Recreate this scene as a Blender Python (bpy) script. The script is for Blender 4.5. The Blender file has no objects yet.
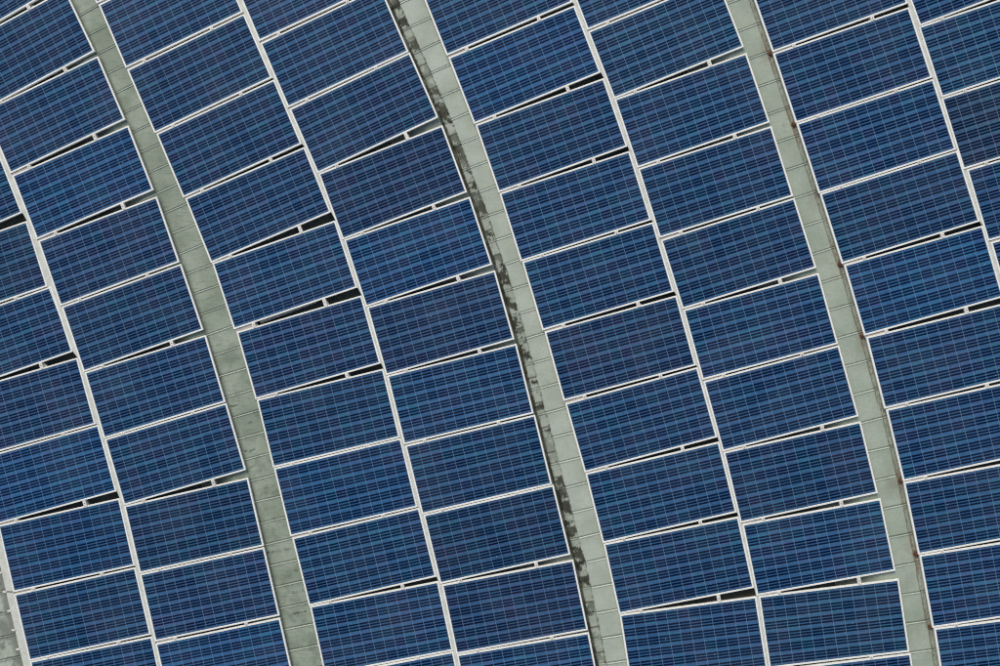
import bpy, bmesh, math, random
from mathutils import Vector, noise
S = bpy.context.scene
C = bpy.context.scene.collection
rnd = random.Random(7)

# ------------------------------------------------------------------ camera, sky, sun, exposure
cam_data = bpy.data.cameras.new('camera')
cam_data.sensor_width = 36.0
cam_data.lens = 32.4
cam_data.clip_start = 0.1
cam_data.clip_end = 2000.0
cam = bpy.data.objects.new('camera', cam_data)
C.objects.link(cam)
cam.location = (0.0, 0.0, 12.7622)
cam.rotation_euler = (-0.0124706, 0.0746290, 0.0)
S.camera = cam

SUN_EL, SUN_AZ = math.radians(46), math.radians(-22)      # azimuth measured from +Y, clockwise
world = bpy.data.worlds.new('World')
S.world = world
world.use_nodes = True
wn = world.node_tree
bg = wn.nodes['Background']
sky = wn.nodes.new('ShaderNodeTexSky')
sky.sky_type = 'NISHITA'
sky.sun_disc = False
sky.sun_elevation = SUN_EL
sky.sun_rotation = SUN_AZ
sky.air_density = 1.0
sky.dust_density = 4.0
sky.ozone_density = 0.6
wn.links.new(sky.outputs[0], bg.inputs[0])
bg.inputs[1].default_value = 0.11

sd = bpy.data.lights.new('sun', 'SUN')
sd.energy = 1.3
sd.angle = math.radians(28)
sd.color = (1.0, 0.95, 0.87)
sun = bpy.data.objects.new('sun', sd)
C.objects.link(sun)
dirv = Vector((math.sin(SUN_AZ) * math.cos(SUN_EL), math.cos(SUN_AZ) * math.cos(SUN_EL), math.sin(SUN_EL)))
sun.rotation_euler = dirv.to_track_quat('Z', 'Y').to_euler()
sun.location = dirv * 30

S.view_settings.view_transform = 'Standard'
S.view_settings.look = 'None'
S.view_settings.gamma = 1.0
S.view_settings.use_curve_mapping = False
S.view_settings.exposure = 0.18
S.cycles.filter_width = 1.15

# ------------------------------------------------------------------ helpers
def link(name, bm, mats, parent=None, smooth=False):
    me = bpy.data.meshes.new(name)
    bm.normal_update()
    bm.to_mesh(me); bm.free()
    for m in (mats if isinstance(mats, (list, tuple)) else [mats]):
        me.materials.append(m)
    if smooth:
        for p in me.polygons: p.use_smooth = True
    o = bpy.data.objects.new(name, me)
    C.objects.link(o)
    if parent is not None: o.parent = parent
    return o

def empty(name, loc=(0, 0, 0), rz=0.0):
    o = bpy.data.objects.new(name, None)
    o.empty_display_size = 0.2
    C.objects.link(o)
    o.location = loc; o.rotation_euler = (0, 0, rz)
    return o

def tag(o, label=None, cat=None, group=None, kind=None):
    if label: o['label'] = label
    if cat: o['category'] = cat
    if group: o['group'] = group
    if kind: o['kind'] = kind
    return o

def box(bm, x0, x1, y0, y1, z0, z1):
    v = [bm.verts.new(p) for p in ((x0,y0,z0),(x1,y0,z0),(x1,y1,z0),(x0,y1,z0),(x0,y0,z1),(x1,y0,z1),(x1,y1,z1),(x0,y1,z1))]
    for f in ((3,2,1,0),(4,5,6,7),(0,1,5,4),(1,2,6,5),(2,3,7,6),(3,0,4,7)):
        bm.faces.new([v[i] for i in f])
    return v

class NT:
    """a small wrapper to write node trees"""
    def __init__(s, name):
        s.m = bpy.data.materials.new(name); s.m.use_nodes = True
        s.t = s.m.node_tree; s.b = s.t.nodes['Principled BSDF']
    def n(s, typ, **kw):
        x = s.t.nodes.new(typ)
        for k, v in kw.items(): setattr(x, k, v)
        return x
    def put(s, sock, v):
        if hasattr(v, 'links') or isinstance(v, bpy.types.NodeSocket): s.t.links.new(v, sock)
        else: sock.default_value = v
    def math(s, op, a, b=None, c=None):
        x = s.n('ShaderNodeMath', operation=op)
        s.put(x.inputs[0], a)
        if b is not None: s.put(x.inputs[1], b)
        if c is not None: s.put(x.inputs[2], c)
        return x.outputs[0]
    def mix(s, f, a, b, bt='MIX'):
        x = s.n('ShaderNodeMix', data_type='RGBA', blend_type=bt)
        s.put(x.inputs[0], f)
        s.put(x.inputs[6], a if not isinstance(a, tuple) else (*a, 1))
        s.put(x.inputs[7], b if not isinstance(b, tuple) else (*b, 1))
        return x.outputs[2]
    def step(s, x, e0, e1):
        r = s.n('ShaderNodeMapRange', interpolation_type='SMOOTHSTEP')
        s.put(r.inputs[0], x); r.inputs[1].default_value = e0; r.inputs[2].default_value = e1
        return r.outputs[0]
    def noise(s, vec, scale, detail=3, rough=.55, dim='3D'):
        x = s.n('ShaderNodeTexNoise', noise_dimensions=dim)
        if vec is not None: s.put(x.inputs['Vector'], vec)
        x.inputs['Scale'].default_value = scale; x.inputs['Detail'].default_value = detail
        x.inputs['Roughness'].default_value = rough
        return x.outputs[0]

PW, PH, FR = 1.922, 1.018, 0.0245          # panel outline and frame face width

# ------------------------------------------------------------------ materials
def mat_cells():
    t = NT('solar_cells')
    uv = t.n('ShaderNodeUVMap', uv_map='UVMap').outputs[0]
    sep = t.n('ShaderNodeSeparateXYZ'); t.put(sep.inputs[0], uv)
    u, v = sep.outputs[0], sep.outputs[1]
    oi = t.n('ShaderNodeObjectInfo')
    pos = t.n('ShaderNodeNewGeometry').outputs['Position']
    fu, fv = t.math('FRACT', u), t.math('FRACT', v)
    # per-cell random numbers
    cmb = t.n('ShaderNodeCombineXYZ')
    t.put(cmb.inputs[0], t.math('FLOOR', u)); t.put(cmb.inputs[1], t.math('FLOOR', v))
    t.put(cmb.inputs[2], t.math('MULTIPLY', oi.outputs['Random'], 91.7))
    wnz = t.n('ShaderNodeTexWhiteNoise', noise_dimensions='3D'); t.put(wnz.inputs[0], cmb.outputs[0])
    cell_r, cell_c = wnz.outputs[0], wnz.outputs[1]
    # three dark bands in each cell, parallel to the panel's long side
    dark = None
    for c in (0.245, 0.50, 0.755):
        d = t.math('ABSOLUTE', t.math('SUBTRACT', fv, c))
        k = t.math('SUBTRACT', 1.0, t.step(d, 0.056, 0.096))
        dark = k if dark is None else t.math('MAXIMUM', dark, k)
    # crystal grain
    grain = t.noise(pos, 120.0, 3, .7)
    vor = t.n('ShaderNodeTexVoronoi'); t.put(vor.inputs['Vector'], pos); vor.inputs['Scale'].default_value = 55
    gsep = t.n('ShaderNodeSeparateColor'); t.put(gsep.inputs[0], vor.outputs['Color'])
    big = t.noise(pos, 1.3, 3)
    # colours: panel tint * cell variation
    tint = oi.outputs['Color']
    lite = t.mix(cell_r, (0.026, 0.088, 0.196), (0.048, 0.126, 0.240))
    teal = t.n('ShaderNodeSeparateColor'); t.put(teal.inputs[0], cell_c)
    lite = t.mix(t.math('MULTIPLY', t.step(teal.outputs[0], .6, 1.0), .6), lite, (0.024, 0.130, 0.212))
    lite = t.mix(t.math('MULTIPLY', t.step(teal.outputs[1], .55, 1.0), .55), lite, (0.066, 0.098, 0.220))
    # the narrow light lines between the dark bands are duller than the wide one
    mid = t.math('SUBTRACT', 1.0, t.step(t.math('ABSOLUTE', t.math('SUBTRACT', fv, .5)), .26, .31))
    lite = t.mix(t.math('MULTIPLY', mid, .30), lite, (0.013, 0.053, 0.142))
    g = t.math('ADD', t.math('MULTIPLY', grain, 1.15), t.math('MULTIPLY', gsep.outputs[0], .30))
    g = t.math('ADD', g, .32)
    gg = t.n('ShaderNodeCombineColor')
    for i in range(3): t.put(gg.inputs[i], g)
    lite = t.mix(1.0, lite, gg.outputs[0], 'MULTIPLY')
    dk = t.mix(cell_r, (0.0003, 0.0035, 0.018), (0.0010, 0.0066, 0.031))
    col = t.mix(t.math('MULTIPLY', dark, .97), lite, dk)
    # thin pale interconnect line between cell columns
    du = t.math('MINIMUM', fu, t.math('SUBTRACT', 1.0, fu))
    line = t.math('SUBTRACT', 1.0, t.step(du, 0.014, 0.042))
    line = t.math('MULTIPLY', line, t.math('ADD', .55, t.math('MULTIPLY', t.noise(pos, 30, 2), .5)))
    col = t.mix(t.math('MULTIPLY', line, .62), col, (0.15, 0.26, 0.36))
    # border of the laminate
    eu = t.math('MINIMUM', u, t.math('SUBTRACT', 12.0, u)); ev = t.math('MINIMUM', v, t.math('SUBTRACT', 6.0, v))
    edge = t.math('MAXIMUM', t.math('SUBTRACT', 1.0, t.step(eu, -.01, .04)), t.math('SUBTRACT', 1.0, t.step(ev, -.01, .04)))
    col = t.mix(t.math('MULTIPLY', edge, .8), col, (0.03, 0.04, 0.07))
    col = t.mix(1.0, col, tint, 'MULTIPLY')
    # thin dust film
    dust = t.math('MULTIPLY', t.step(big, .35, .8), .045)
    col = t.mix(dust, col, (0.32, 0.31, 0.28))
    # dried drops and specks
    sp = t.n('ShaderNodeTexVoronoi'); t.put(sp.inputs['Vector'], pos); sp.inputs['Scale'].default_value = 3.1
    spk = t.math('SUBTRACT', 1.0, t.step(sp.outputs['Distance'], .018, .035))
    col = t.mix(t.math('MULTIPLY', spk, .35), col, (0.5, 0.5, 0.46))
    t.put(t.b.inputs['Base Color'], col)
    t.b.inputs['Roughness'].default_value = 0.20
    t.b.inputs['Specular IOR Level'].default_value = 0.09
    return t.m

def mat_frame(name, c0, c1, metallic=0.0):
    t = NT(name)
    pos = t.n('ShaderNodeNewGeometry').outputs['Position']
    a = t.noise(pos, 9.0, 4, .65); b = t.noise(pos, 70.0, 2)
    col = t.mix(t.step(a, .35, .7), c0, c1)
    col = t.mix(t.math('MULTIPLY', t.step(b, .55, .8), .35), col, (0.42, 0.40, 0.34))
    t.put(t.b.inputs['Base Color'], col)
    t.b.inputs['Roughness'].default_value = 0.5
    t.b.inputs['Metallic'].default_value = metallic
    return t.m

def mat_roof(name, ca, cb, streak=0.3):
    """painted sheet; the colour attribute holds dirt with painted groove shade (r), painted lip highlight (g), rust (b)"""
    t = NT(name)
    pos = t.n('ShaderNodeNewGeometry').outputs['Position']
    at = t.n('ShaderNodeAttribute', attribute_name='mark')
    sp = t.n('ShaderNodeSeparateColor'); t.put(sp.inputs[0], at.outputs['Color'])
    a = t.noise(pos, 2.3, 5, .6); b = t.noise(pos, 28.0, 4, .7); c = t.noise(pos, 140.0, 2, .6)
    col = t.mix(t.step(a, .3, .7), ca, cb)
    mp = t.n('ShaderNodeMapping'); t.put(mp.inputs[0], pos)
    mp.inputs['Rotation'].default_value = (0, 0, math.radians(-17)); mp.inputs['Scale'].default_value = (4, 45, 1)
    st = t.noise(mp.outputs[0], 1.0, 4, .6)
    dk = tuple(x * .5 for x in ca)
    col = t.mix(t.math('MULTIPLY', t.step(st, .52, .75), streak), col, dk)
    col = t.mix(t.math('MULTIPLY', t.step(b, .45, .8), .32), col, tuple(x * .55 for x in ca))
    col = t.mix(t.math('MULTIPLY', t.step(c, .55, .8), .25), col, tuple(min(1, x * 1.25) for x in cb))
    col = t.mix(sp.outputs[1], col, (0.60, 0.66, 0.56))
    col = t.mix(sp.outputs[0], col, t.mix(t.step(b, .35, .65), (0.016, 0.018, 0.012), (0.045, 0.052, 0.026)))
    col = t.mix(sp.outputs[2], col, t.mix(t.step(c, .4, .6), (0.20, 0.085, 0.035), (0.10, 0.045, 0.022)))
    t.put(t.b.inputs['Base Color'], col)
    t.b.inputs['Roughness'].default_value = 0.75
    bp = t.n('ShaderNodeBump'); bp.inputs['Strength'].default_value = .35; bp.inputs['Distance'].default_value = .004
    t.put(bp.inputs['Height'], b); t.put(t.b.inputs['Normal'], bp.outputs[0])
    return t.m

def mat_plain(name, ca, cb, scale=4.0, rough=.8):
    t = NT(name)
    pos = t.n('ShaderNodeNewGeometry').outputs['Position']
    a = t.noise(pos, scale, 5, .65)
    t.put(t.b.inputs['Base Color'], t.mix(t.step(a, .3, .7), ca, cb))
    t.b.inputs['Roughness'].default_value = rough
    return t.m

M_cells = mat_cells()
M_frame = mat_frame('anodised_frame', (0.85, 0.86, 0.80), (0.76, 0.78, 0.72))
M_cover = mat_frame('joint_strip', (0.62, 0.65, 0.58), (0.50, 0.53, 0.46))
M_clamp = mat_frame('clamp_metal', (0.76, 0.75, 0.69), (0.62, 0.60, 0.54))
M_filler = mat_frame('filler_metal', (0.44, 0.41, 0.36), (0.36, 0.34, 0.30))
M_bolt = mat_frame('bolt_metal', (0.40, 0.37, 0.33), (0.25, 0.22, 0.19), .4)
M_rail = mat_frame('rail_metal', (0.50, 0.50, 0.46), (0.38, 0.38, 0.35))
M_roofA = mat_roof('roof_sheet_dark', (0.205, 0.260, 0.192), (0.320, 0.380, 0.298), .6)
M_roofB = mat_roof('roof_sheet_pale', (0.335, 0.390, 0.312), (0.430, 0.485, 0.405), .22)
M_roofC = mat_roof('roof_sheet_green', (0.285, 0.350, 0.272), (0.375, 0.435, 0.350), .18)
M_deck = mat_plain('roof_deck', (0.130, 0.145, 0.110), (0.200, 0.215, 0.170), 3.0)
M_wall = mat_plain('render_wall', (0.42, 0.41, 0.38), (0.52, 0.51, 0.48), 1.0)
M_ground = mat_plain('ground', (0.055, 0.060, 0.040), (0.085, 0.090, 0.060), .25)
M_moss = mat_plain('moss', (0.020, 0.026, 0.010), (0.050, 0.062, 0.022), 60.0, .95)
M_rust = mat_plain('rust', (0.16, 0.060, 0.022), (0.06, 0.028, 0.014), 80.0, .9)

# ------------------------------------------------------------------ the panels' places (metres on the roof: x, y, turn)
POSE = {
'C0': [(-9.1190, 1.7281, 0.38133), (-8.7262, 0.7110, 0.31336), (-8.3477, -0.2651, 0.32531), (-7.9909, -1.2790, 0.27471), (-7.6766, -2.2658, 0.27438), (-7.3937, -3.3111, 0.22930), (-7.1550, -4.3291, 0.23219), (-6.9181, -5.3385, 0.21987)],
'C1': [(-8.5559, 4.9135, 0.48347), (-7.9994, 4.0028, 0.45309), (-7.5403, 3.0433, 0.41268), (-7.1113, 2.0441, 0.37890), (-6.7209, 1.0328, 0.33854), (-6.3662, 0.0532, 0.33090), (-6.0302, -0.9569, 0.29243), (-5.7279, -1.9430, 0.28834), (-5.4510, -2.9856, 0.23155), (-5.2182, -3.9921, 0.22674), (-4.9865, -5.0153, 0.22497)],
'C2': [(-6.2022, 5.5102, 0.40947), (-5.7687, 4.5626, 0.41191), (-5.3401, 3.6056, 0.41539), (-4.9051, 2.6558, 0.40605), (-4.4769, 1.6888, 0.38705), (-4.0842, 0.6740, 0.32103), (-3.7345, -0.3733, 0.27936), (-3.4477, -1.3963, 0.24032), (-3.1946, -2.3931, 0.24021), (-2.9250, -3.3969, 0.24598), (-2.6737, -4.4227, 0.21347), (-2.4572, -5.4295, 0.21376)],
'C3': [(-3.7632, 4.8999, 0.40601), (-3.3454, 3.9395, 0.41015), (-2.9181, 2.9911, 0.41607), (-2.5014, 1.9905, 0.35421), (-2.1359, 0.9961, 0.31826), (-1.8113, -0.0191, 0.27563), (-1.5286, -1.0375, 0.24393), (-1.2668, -2.0430, 0.24132), (-1.0045, -3.0371, 0.24128), (-0.7465, -4.0708, 0.20785), (-0.5348, -5.0878, 0.19444)],
'C4': [(-1.0130, 4.6152, 0.38083), (-0.6130, 3.6320, 0.37062), (-0.2330, 2.6310, 0.33254), (0.1051, 1.6263, 0.30409), (0.4244, 0.6374, 0.28947), (0.7380, -0.3758, 0.27026), (1.0334, -1.3849, 0.27489), (1.3110, -2.4059, 0.24625), (1.5616, -3.4305, 0.21830), (1.7690, -4.4928, 0.15685)],
'C5': [(0.9908, 4.9224, 0.36853), (1.3639, 3.9487, 0.36663), (1.7275, 2.9456, 0.32249), (2.0546, 1.9441, 0.30084), (2.3718, 0.9472, 0.30311), (2.6771, -0.0702, 0.26871), (2.9583, -1.0708, 0.26867), (3.2307, -2.0955, 0.23510), (3.4828, -3.1349, 0.20459), (3.6942, -4.1965, 0.14827), (3.8619, -5.2270, 0.15194)],
'C6': [(3.5749, 4.5296, 0.33228), (3.9077, 3.5297, 0.31409), (4.2296, 2.5494, 0.30694), (4.5493, 1.5711, 0.30178), (4.8728, 0.5610, 0.27904), (5.1693, -0.4705, 0.24931), (5.4382, -1.4834, 0.23318), (5.6687, -2.5200, 0.20296), (5.8783, -3.5483, 0.17921), (6.0712, -4.5779, 0.15720)],
'C7': [(5.5390, 4.8487, 0.34248), (5.8610, 3.8453, 0.31142), (6.1642, 2.8478, 0.29601), (6.5017, 1.8590, 0.28517), (6.8236, 0.8638, 0.28180)],
}
TINT = {
'C0': 'ndnvbbnn',
'C1': 'nnnbvnnndvb',
'C2': 'nnnnnnvnbnnn',
'C3': 'nnnvbvnndvn',
'C4': 'nbnnnvnnnn',
'C5': 'ngnnnnnnngn',
'C6': 'nnnnbnnnnn',
'C7': 'ngpnn',
}
def corners(q, w=PW, h=PH):
    c, s = math.cos(q[2]), math.sin(q[2])
    return [Vector((q[0] + c*x - s*y, q[1] + s*x + c*y, 0)) for x, y in ((-w/2, h/2), (w/2, h/2), (w/2, -h/2), (-w/2, -h/2))]

def edge_curve(col, side):
    pts = []
    for q in POSE[col]:
        k = corners(q)
        pts += [k[1], k[2]] if side == 'R' else [k[0], k[3]]
    out = [pts[0]]
    for p in pts[1:]:
        if p.y < out[-1].y - 1e-4: out.append(p)
    return out

def xat(curve, y):
    """x of an edge at y; beyond the ends the last direction goes on, bending like the rest"""
    if y >= curve[0].y:
        a, b = curve[0], curve[3]
    elif y <= curve[-1].y:
        a, b = curve[-4], curve[-1]
    else:
        for i in range(len(curve) - 1):
            if curve[i].y >= y >= curve[i+1].y:
                a, b = curve[i], curve[i+1]; break
    return a.x + (b.x - a.x) * (y - a.y) / (b.y - a.y)

# ------------------------------------------------------------------ ground and building
bm = bmesh.new(); box(bm, -900, 900, -900, 900, -8.3, -8.0)
tag(link('ground', bm, M_ground), kind='structure')

DECK = -0.24
bld = empty('building', (0, 0, -8.0))
tag(bld, 'building with a grey-green metal roof showing between the columns of solar panels', 'building')
BX, BY = 17.0, 13.0
bm = bmesh.new(); box(bm, -BX-.5, BX+.5, -BY-.5, BY+.5, 8+DECK-.25, 8+DECK); link('roof_deck', bm, M_deck, bld)
for a in ((-BX, BX, -BY, -BY+.3), (-BX, BX, BY-.3, BY), (-BX, -BX+.3, -BY+.3, BY-.3), (BX-.3, BX, -BY+.3, BY-.3)):
    bm = bmesh.new(); box(bm, *a, 0, 8+DECK-.25); link('wall', bm, M_wall, bld)

# ------------------------------------------------------------------ roof strips (the open gutters between the panel columns)
def smooth(x, a, b):
    x = max(0., min(1., (x - a) / (b - a))) if a != b else float(x > a)
    return x*x*(3-2*x)

def fbm(x, y, s, seed=0.):
    return noise.fractal(Vector((x*s + seed, y*s - seed, seed)), 0.6, 2.0, 4)   # about -1..1

def centre(curveL, curveR, y):
    return Vector(((xat(curveL, y) + xat(curveR, y)) / 2, y, 0))

def make_strip(curveL, curveR, y0, y1, pitch, zone_fn, mat, name, under=(.80, .30), seed=1, zbase=-.062):
    """overlapping sheets laid along the gutter; zone_fn(t_left, t_right, s, k, v, L, rng) -> (dz, dirt, wear, rust) at every point"""
    ys = []
    # walk along the centre line
    y = y0; P = centre(curveL, curveR, y); seams = [y]
    acc = 0
    while y > y1:
        yn = y - .01; Q = centre(curveL, curveR, yn); acc += (Q - P).length
        y, P = yn, Q
        if acc >= pitch: seams.append(y); acc = 0
    bm = bmesh.new()
    lay = bm.verts.layers.float_color.new('mark')
    rg = random.Random(seed)
    for k in range(len(seams) - 1):
        ya, yb = seams[k], seams[k+1]
        jit = rg.uniform(-.01, .01); sk = rg.uniform(-.012, .012)
        rr = (rg.random(), rg.random(), rg.random())
        Pa, Pb = centre(curveL, curveR, ya), centre(curveL, curveR, yb)
        T = (centre(curveL, curveR, ya - .3) - centre(curveL, curveR, ya + .3)).normalized()
        Tb = (centre(curveL, curveR, yb - .3) - centre(curveL, curveR, yb + .3)).normalized()
        L = (Pb - Pa).length
        vs = [0, .004, .015, .020, .025, .038] + [.038 + (L - .056) * i / 15 for i in range(1, 15)] + [L - .018, L - .009, L - .003, L]
        rows = []
        for v in vs:
            f = v / L
            Pc = Pa.lerp(Pb, f); Tc = T.lerp(Tb, f).normalized(); N = Vector((-Tc.y, Tc.x, 0))
            if N.x < 0: N = -N
            # half widths along N
            ww = (xat(curveR, Pc.y) - xat(curveL, Pc.y)) * abs(N.x)
            hl = -ww/2; hr = ww/2
            t0, t1 = hl - under[0], hr + under[1]
            ts = [t0 + (hl - .02 - t0) * i / 12 for i in range(12)]
            n = 34
            ts += [hl - .02 + (ww + .04) * i / n for i in range(n + 1)]
            ts += [hr + .02 + (t1 - hr - .02) * i / 8 for i in range(1, 9)]
            row = []
            for t in ts:
                p = Pc + N*t
                lip = .009 * (smooth(v, 0, .004) if v < .004 else 1 - smooth(v, .015, .020)) if v < .021 else 0
                gro = -.006 * smooth(v, L - .018, L - .003)
                z = zbase + lip + gro + sk * (t / .5) * .3 + (L - v) * .012
                dz, dirt_shade, lip_light, rust = zone_fn(p, t - hl, hr - t, k, v, L, rr)
                dz -= .27 * max(0., hl - t - .22)          # the sheet falls away under the panels
                vert = bm.verts.new((p.x, p.y, z + dz))
                vert[lay] = (dirt_shade, lip_light, rust, 1)
                row.append(vert)
            # skirts down to the deck
            for end in (0, -1):
                w = row[end]; s_ = bm.verts.new((w.co.x, w.co.y, DECK + .002)); s_[lay] = w[lay]
                row.insert(0, s_) if end == 0 else row.append(s_)
            rows.append(row)
        for a, b in zip(rows[:-1], rows[1:]):
            for i in range(len(a) - 1):
                bm.faces.new((b[i], b[i+1], a[i+1], a[i]))
    o = link(name, bm, mat, bld, smooth=False)
    o.location = (0, 0, 8.0)
    return o, seams

cur = {c: {s: edge_curve(c, s) for s in 'LR'} for c in POSE}

def seam_marks(v, L, lip_light_amt, groove_shade_amt):  # highlight on the raised lip and shade in the groove, painted as colour
    w = lip_light_amt * (1 - smooth(v, .015, .020)) if v < .02 else 0
    d = groove_shade_amt * max(smooth(v, L - .020, L - .010), (1 - smooth(v, .016, .040)) * .35 if v > .015 else 0)
    return w, d

def zone_dark(p, tl, tr, k, v, L, rr):
    w, d = seam_marks(v, L, .3 + .4*rr[1], .20 + .35*rr[0])
    d = max(d, .45 * (1 - smooth(tl + .02*fbm(p.x, p.y, 9), 0, .07)) * smooth(tl, -.03, .0))          # darker along the left frame
    # dark wet streaks across some sheets
    low = smooth(-p.y, -1.0, 1.5)
    q = abs(v - L * (.35 + .4*rr[1]) + .02*fbm(p.x, p.y, 6, 3))
    streak = (1 - smooth(q, .004, .016)) * smooth(fbm(p.x, p.y, 4, 7), .0, .5)
    d = max(d, .22 * smooth(fbm(p.x, p.y, 5, 17), .0, .6) * (.4 + low), streak * (.35 + .65*rr[0]) * (.35 + low))
    return 0, d * (.8 + .4*fbm(p.x, p.y, 20)), w, 0

def zone_mossy(p, tl, tr, k, v, L, rr):
    edge = .155 + .010*(rr[0] - .5) + .006*fbm(p.x, p.y, 30)
    w, d = seam_marks(v, L, .5 + .4*rr[1], .15 + .30*rr[0])
    if tl > edge:                                   # the pale slabs
        j = 1 - smooth(tl - edge, .002, .014)
        dirt_shade = max(d, j * smooth(fbm(p.x, p.y, 14, 2), -.35, .25) * .9)
        # short cracks running into the slab from the joint
        return 0, dirt_shade, w * (1 - j), 0
    if tl < -.004:                                  # plain sheet running on under the panels
        return -.022, .12 + .2*max(0, fbm(p.x, p.y, 10)), 0, 0
    # the lower block row beside them
    dz = -.022 * smooth(edge - tl, 0, .008)
    ch = 1 - smooth(tl + .006*fbm(p.x, p.y, 12), .030, .046)           # narrow dark channel next to the frame
    dz -= .03 * ch
    off = (v + L * .45) % L
    jt = 1 - smooth(min(off, L - off), .004, .012)
    # wedge of dark growth at the joint, widest at the slabs
    side = max(0, min(1, tl / edge))
    s1 = .004 + .110 * side * (.25 + .9*rr[1])
    wedge = 1 - smooth(abs(off - .04 - L*.08*rr[2]) + .045*fbm(p.x, p.y, 20, k), s1 * .75, s1)
    amt = .6 + .4 * smooth(rr[2], .15, .5)
    sec = smooth(fbm(p.x, p.y, .8, 11), -.6, .1)
    extra = smooth(noise.noise(Vector((p.x*3.1, p.y*7.7, 4.4))) + .25*fbm(p.x, p.y, 25, 6), .18, .24) * (.35 + .65*sec)
    dirt_shade = max(jt * .8, wedge * amt * smooth(noise.noise(Vector((k*1.7, 2.2, 8.1))), -.42, -.12) * (.85 + .15*sec), ch * (.60 + .38*smooth(fbm(p.x, p.y, 3.5, 31), -.3, .3)), extra * .93)
    blotch = smooth(fbm(p.x, p.y, 11, 5), .05, .45) * .55
    dirt_shade = max(dirt_shade, blotch * (.4 + .6*sec) * .5, .08)
    dirt_shade = 1 - (1 - dirt_shade)**1.45
    return dz, min(.985, dirt_shade), 0, .05 * smooth(fbm(p.x, p.y, 9, 8), .1, .5)

RUST_PTS = []
for i, q in enumerate(POSE['C6']):
    RUST_PTS.append((corners(q)[3], (1.0, 1.0, .55, .9, .8, .3, .9, 1.0, .7, .8)[i % 10]))

def zone_rusty(p, tl, tr, k, v, L, rr):
    w, d = seam_marks(v, L, .3 + .4*rr[1], .12 + .30*rr[0])
    rust = 0; dz = 0; dirt_shade = d
    chn = 1 - smooth(tr + .004*fbm(p.x, p.y, 25), .046, .054)            # narrow channel by the right-hand frames
    dz = -.012 * chn
    line = 1 - smooth(abs(tr - .050 + .004*fbm(p.x, p.y, 18, 4)), .003, .008)
    dirt_shade = max(dirt_shade, line * (.25 + .45*fbm(p.x, p.y, 5, 6)))
    rust = max(rust, chn * (.06 + .30*max(0, fbm(p.x, p.y, 7, 3))), line * (.25 + .3*fbm(p.x, p.y, 3, 16)))
    dots = chn * smooth(fbm(p.x, p.y, 60, 9), .15, .5)
    dirt_shade = max(dirt_shade, dots * .6)
    for c, a in RUST_PTS:
        dx, dy = p.x - c.x, p.y - c.y
        if abs(dy) < .7 and abs(dx) < .6:
            r = math.hypot(dx * 1.0, dy * 1.0) + .020*fbm(p.x, p.y, 16, 1)
            core = 1 - smooth(r, .03, .085)
            trail = (1 - smooth(abs(tr - .035) + .015*fbm(p.x, p.y, 20, 2), .008, .030)) * (1 - smooth(abs(dy), .10, .50))
            halo = (1 - smooth(r, .08, .34)) * smooth(fbm(p.x, p.y, 6, 13), -.3, .5) * .30
            rust = max(rust, a * core * .75, a * trail * .6, a * halo)
            dirt_shade = max(dirt_shade, a * .9 * (1 - smooth(r, .015, .05)))
    return dz, min(.95, dirt_shade), w * (1 - chn), min(.9, rust)

def zone_left(p, tl, tr, k, v, L, rr):
    w, d = seam_marks(v, L, .15, .6)
    ed = 1 - smooth(tr + .03*fbm(p.x, p.y, 12), .10, .19)
    d = max(d, ed * .55, smooth(fbm(p.x, p.y, 6, 4), .15, .45) * .5)
    d = max(d, .5 * (1 - smooth(abs(math.sin(p.y*2.3 + 1.1) + .3*fbm(p.x, p.y, 5)), .1, .5)))
    return 0, min(.93, d), w * .5, .12*smooth(fbm(p.x, p.y, 10, 2), .1, .5)

YT, YB = 6.6, -6.4
s1, _ = make_strip(cur['C1']['R'], cur['C2']['L'], YT, YB, .315, zone_dark, M_roofA, 'gutter_sheet', seed=3)
s1['label'] = 'dark green ribbed roof strip with wet streaks'
s2, seam2 = make_strip(cur['C3']['R'], cur['C4']['L'], YT + .045, YB, .362, zone_mossy, M_roofB, 'gutter_sheet', seed=5)
s2['label'] = 'pale roof strip with a black mossy edge'
s3, _ = make_strip(cur['C5']['R'], cur['C6']['L'], YT - .15, YB, .405, zone_rusty, M_roofC, 'gutter_sheet', seed=8)
s3['label'] = 'pale green roof strip with a rusty edge'
left_edge = [Vector((p.x - .10, p.y, 0)) for p in cur['C0']['L']]
far_left = [Vector((p.x - .62, p.y, 0)) for p in cur['C0']['L']]
s0, _ = make_strip(far_left, left_edge, YT, YB, .33, zone_left, M_roofB, 'gutter_sheet', seed=9)
s0['label'] = 'dirty roof strip beyond the far-left joint strip'

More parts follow.
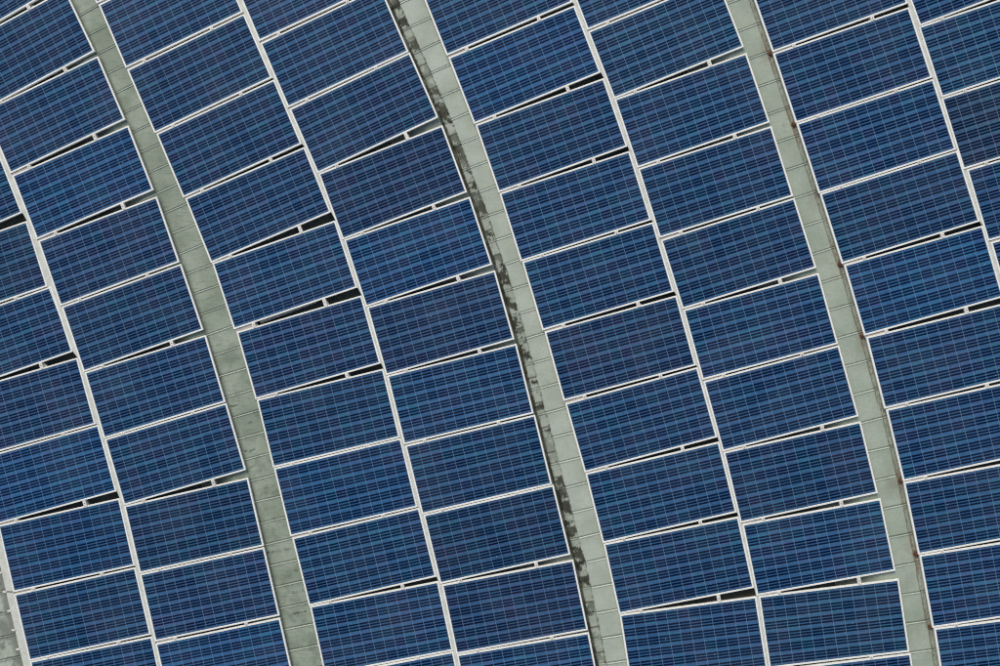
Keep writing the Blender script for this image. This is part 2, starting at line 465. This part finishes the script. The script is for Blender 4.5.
# moss growing in the joints of the pale strip: nobody could count the tufts
bm = bmesh.new()
rg = random.Random(21)
cL, cR = cur['C3']['R'], cur['C4']['L']
def tuft(x, y, z, r):
    for _ in range(4):
        m = [bm.verts.new((x + rg.uniform(-r, r), y + rg.uniform(-r, r), z + rg.uniform(0, r * .6))) for _ in range(5)]
        top = bm.verts.new((x, y, z + r * .5))
        m.sort(key=lambda w: math.atan2(w.co.y - y, w.co.x - x))
        for i in range(5): bm.faces.new((m[i], m[(i+1) % 5], top))
for y in seam2:
    T = (centre(cL, cR, y - .3) - centre(cL, cR, y + .3)).normalized(); N = Vector((-T.y, T.x, 0)); N = N if N.x > 0 else -N
    base = Vector((xat(cL, y), y, 0))
    den = noise.noise(Vector((0, y * .9, 3.0))) + .45
    n = int(max(2, 16 * den))
    a = rg.uniform(.02, .14)
    for _ in range(n):
        t = rg.uniform(.05, .155); s = a + rg.gauss(0, .03) * (t / .12)
        q = base + N*t + T*s
        tuft(q.x, q.y, -.088, rg.uniform(.006, .015))
    for _ in range(int(max(1, 5 * den))):
        q = base + N*rg.uniform(.012, .035) + T*rg.uniform(0, .36)
        tuft(q.x, q.y, -.116, rg.uniform(.007, .014))
for i in range(60):
    y = rg.uniform(-5.4, -3.2); x = xat(left_edge, y) - abs(rg.gauss(0, .07)) - .02
    tuft(x, y, -.070, rg.uniform(.008, .020))
tag(link('moss', bm, M_moss), 'dark moss in the joints of the pale roof strips', 'moss', kind='stuff')

# ------------------------------------------------------------------ solar panels
def frame_mesh():
    bm = bmesh.new()
    prof = [(0, -.035), (0, -.0025), (.0018, -.0003), (.004, 0), (FR - .003, 0), (FR - .001, -.001), (FR, -.008)]
    rings = []
    for d, z in prof:
        x, y = PW/2 - d, PH/2 - d
        rings.append([bm.verts.new(p) for p in ((-x, -y, z), (x, -y, z), (x, y, z), (-x, y, z))])
    for a, b in zip(rings[:-1], rings[1:]):
        for i in range(4):
            j = (i+1) % 4
            bm.faces.new((a[i], a[j], b[j], b[i]))
    return bm

def sheet_mesh():
    bm = bmesh.new()
    x, y = PW/2 - FR + .006, PH/2 - FR + .006
    v = box(bm, -x, x, -y, y, -.030, -.0055)
    uvl = bm.loops.layers.uv.new('UVMap')
    mx, my = PW/2 - FR - .004, PH/2 - FR - .005
    for f in bm.faces:
        for l in f.loops:
            l[uvl].uv = ((l.vert.co.x + mx) / (2*mx) * 12, (l.vert.co.y + my) / (2*my) * 6)
    return bm

ORD = ['first', 'second', 'third', 'fourth', 'fifth', 'sixth', 'seventh', 'eighth', 'ninth', 'tenth', 'eleventh', 'twelfth']
WHERE = {'C0': 'of the far-left column', 'C1': 'along the left side of the dark green strip',
         'C2': 'along the right side of the dark green strip', 'C3': 'along the left side of the mossy strip',
         'C4': 'along the right side of the mossy strip', 'C5': 'along the left side of the rusty-edged strip',
         'C6': 'along the right side of the rusty-edged strip', 'C7': 'of the far-right column'}
KIND = {'n': ((1.0, 1.0, 1.0), 'blue'), 'v': ((1.06, .92, .93), 'violet'), 'b': ((.88, 1.02, 1.08), 'vivid blue'),
        'd': ((.90, .91, .90), 'dull navy'), 'g': ((1.06, 1.07, 1.0), 'greyish blue'), 'p': ((1.22, .90, .82), 'brownish violet')}

proto = empty('solar_panel')
pf = link('frame', frame_mesh(), M_frame, proto)
ps = link('cell_sheet', sheet_mesh(), M_cells, proto)
COLZ = {'C0': 0, 'C1': .0025, 'C2': 0, 'C3': .0025, 'C4': 0, 'C5': .0025, 'C6': 0, 'C7': .0025}
first = True
for col, poses in POSE.items():
    for i, q in enumerate(poses):
        if first: root, fr_, sh_ = proto, pf, ps; first = False
        else:
            root = proto.copy(); C.objects.link(root)
            fr_ = pf.copy(); C.objects.link(fr_); fr_.parent = root
            sh_ = ps.copy(); C.objects.link(sh_); sh_.parent = root
        root.location = (q[0], q[1], COLZ[col] + rnd.uniform(-.0006, .0006)); root.rotation_euler = (0, 0, q[2])
        k, word = KIND[TINT[col][i]]
        a = rnd.uniform(.94, 1.06)
        sh_.color = (k[0]*a, k[1]*a, k[2]*a, 1)
        at = 'from top'
        tag(root, f'{word} solar panel, {ORD[i]} {at} {WHERE[col]}', 'solar panel', 'solar panels on the roof')
        # clamps to the next panel down
        if i < len(poses) - 1:
            n = poses[i+1]
            c, s = math.cos(q[2]), math.sin(q[2])
            K = [Vector(((w.x - q[0])*c + (w.y - q[1])*s, -(w.x - q[0])*s + (w.y - q[1])*c, 0)) for w in corners(n)]
            gl = -PH/2 - K[0].y
            if gl < .06:                         # short filler plate between the pivoted corner and the first clamp
                bm = bmesh.new()
                xa, xb = -PW/2 + .004, -PW/2 + .16*PW - .024
                yb_ = K[0].y + (K[1].y - K[0].y) * .16
                w_ = [bm.verts.new(p) for p in ((xa, K[0].y + .001, -.017), (xb, yb_ + .001, -.017), (xb, -PH/2 - .001, -.017), (xa, -PH/2 - .001, -.017),
                                                (xa, K[0].y + .001, -.021), (xb, yb_ + .001, -.021), (xb, -PH/2 - .001, -.021), (xa, -PH/2 - .001, -.021))]
                for f in ((0,1,2,3),(7,6,5,4),(0,4,5,1),(1,5,6,2),(2,6,7,3),(3,7,4,0)): bm.faces.new([w_[j] for j in f])
                link('filler_plate', bm, M_filler, root)
            for f in (.16, .73):
                x = -PW/2 + f*PW + rnd.uniform(-.01, .01)
                g = (x - K[0].x) / (K[1].x - K[0].x)
                yl = K[0].y + (K[1].y - K[0].y) * g
                yu = -PH/2
                bm = bmesh.new()
                hw = .024
                box(bm, x - hw, x + hw, yl - .010, yu + .010, .0015, .0055)
                if yu - yl > .02:
                    box(bm, x - hw, x + hw, yl + .004, yu - .004, -.034, .0010)
                cl = link('clamp', bm, M_clamp, root)
                bm = bmesh.new()
                bmesh.ops.create_cone(bm, cap_ends=True, segments=6, radius1=.0085, radius2=.0075, depth=.006)
                for w in bm.verts: w.co += Vector((x, (yl + yu)/2, .0085))
                link('bolt', bm, M_bolt, cl)

# ------------------------------------------------------------------ racks under the panels, seen in the open wedges
for col, poses in POSE.items():
    rk = empty('mounting_rack', (poses[0][0], poses[0][1], DECK))
    tag(rk, 'pale metal rails under the panels ' + WHERE[col], 'mounting rack', 'racks under the solar panels')
    for f in (.16, .73):
        pts = []
        for q in poses:
            c, s = math.cos(q[2]), math.sin(q[2])
            for yy in (PH/2, -PH/2):
                x = -PW/2 + f*PW
                pts.append(Vector((q[0] + c*x - s*yy, q[1] + s*x + c*yy, 0)))
        bm = bmesh.new(); rows = []
        for j, p in enumerate(pts):
            a, b = pts[max(0, j-1)], pts[min(len(pts)-1, j+1)]
            T = (b - a).normalized(); N = Vector((-T.y, T.x, 0))
            rows.append([bm.verts.new((p.x + N.x*w - poses[0][0], p.y + N.y*w - poses[0][1], z - DECK))
                         for w, z in ((-.018, -.036), (.018, -.036), (.018, -.074), (-.018, -.074))])
        for a, b in zip(rows[:-1], rows[1:]):
            for i in range(4): bm.faces.new((a[i], a[(i+1) % 4], b[(i+1) % 4], b[i]))
        bm.faces.new(rows[0]); bm.faces.new(rows[-1][::-1])
        r_ = link('rail', bm, M_rail, rk)

# ------------------------------------------------------------------ joint strips closing the line between two panel columns
def joint_strip(a, b, over, z, label, y0=None, y1=None):
    ys = sorted({round(p.y, 3) for p in a} | {round(p.y, 3) for p in b}, reverse=True)
    lo = max(a[-1].y, b[-1].y); hi = min(a[0].y, b[0].y)
    ys = [y for y in ys if lo - .3 <= y <= hi + .3]
    bm = bmesh.new(); rows = []
    for y in ys:
        x0, x1 = xat(a, y) - over, xat(b, y) + over
        rows.append([bm.verts.new(p) for p in ((x0, y, z - .03), (x0, y, z), ((x0+x1)/2, y, z + .0012), (x1, y, z), (x1, y, z - .03))])
    for a_, b_ in zip(rows[:-1], rows[1:]):
        for i in range(4): bm.faces.new((a_[i], b_[i], b_[i+1], a_[i+1]))
    return tag(link('joint_strip', bm, M_cover), label, 'metal strip', 'metal strips closing the joints between panel columns')
# over is negative: the strips sit between the frames, not under them
joint_strip(cur['C0']['R'], cur['C1']['L'], -.002, -.004, 'thin pale metal strip between the two panel columns left of the dark green strip')
joint_strip(cur['C2']['R'], cur['C3']['L'], -.002, -.004, 'thin pale metal strip in the panels between the dark green and mossy roof strips')
joint_strip(cur['C4']['R'], cur['C5']['L'], -.002, -.004, 'thin pale metal strip in the panels between the mossy and rusty-edged roof strips')
joint_strip(cur['C6']['R'], cur['C7']['L'], -.002, -.004, 'thin pale metal strip between the two panel columns nearest the right edge')

# the wider edge flashing at the lower left, with its little clips
fl = empty('edge_flashing', (-8.4, -4.0, -.03))
tag(fl, 'wide pale metal flashing with small clips along the lower left panels', 'flashing')
c0 = cur['C0']['L']
ya = corners(POSE['C0'][5])[3].y
def flash_piece(y_hi, y_lo):
    bm = bmesh.new(); rows = []
    n = 10
    for i in range(n + 1):
        y = y_hi + (y_lo - y_hi) * i / n
        x1 = xat(c0, y) - .003; x0 = x1 - .125
        rows.append([bm.verts.new((p[0] + 8.4, p[1] + 4.0, p[2] + .03)) for p in
                     ((x0, y, -.10), (x0, y, -.022), (x0 + .006, y, -.018), (x0 + .07, y, -.012), (x1, y, -.010), (x1, y, -.034))])
    for a_, b_ in zip(rows[:-1], rows[1:]):
        for i in range(5): bm.faces.new((a_[i], b_[i], b_[i+1], a_[i+1]))
    for r in (rows[0], rows[-1]): bm.faces.new(r)
    return link('flashing_sheet', bm, M_cover, fl)
flash_piece(1.5, ya + .012)
flash_piece(ya - .012, -6.2)
yy = -2.6
while yy > -5.9:
    bm = bmesh.new(); x = xat(c0, yy) - .128 + 8.4
    box(bm, x - .045, x + .012, yy + 4.0 - .010, yy + 4.0 + .010, .002, .022)
    link('clip', bm, M_clamp, fl)
    yy -= .285

# rusty feet at the corners of the panels beside the green strip
for i, (c, a) in enumerate(RUST_PTS[:9]):
    if a < .6: continue
    bm = bmesh.new()
    box(bm, -.034, -.006, -.020, .022, -.085, -.030)
    box(bm, -.050, -.006, -.008, .004, -.098, -.060)
    bmesh.ops.bevel(bm, geom=list(bm.edges), offset=.003, segments=1, affect='EDGES')
    o = link('rusty_bracket', bm, M_rust); o.location = (c.x, c.y, 0)
    o.rotation_euler = (0, 0, POSE['C6'][i][2])
    tag(o, f'small rusty bracket at the {ORD[i]} panel joint from the top beside the green strip', 'bracket', 'rusty brackets along the green strip')

# a loose grey flat bar lying in the widest wedge
q = POSE['C2'][5]; k = corners(q)
a = k[3].lerp(k[2], .20); b = k[3].lerp(k[2], .66); d = (b - a).normalized(); n = Vector((d.y, -d.x, 0))
bm = bmesh.new()
v = [bm.verts.new((p.x, p.y, z)) for z in (-.075, -.070) for p in (a - n*.02, a + n*.035, b + n*.012, b - n*.02)]
for f in ((3,2,1,0),(4,5,6,7),(0,1,5,4),(1,2,6,5),(2,3,7,6),(3,0,4,7)): bm.faces.new([v[i] for i in f])
tag(link('flat_bar', bm, M_rail), 'grey metal bar lying in the widest wedge gap right of the dark green strip', 'metal bar')
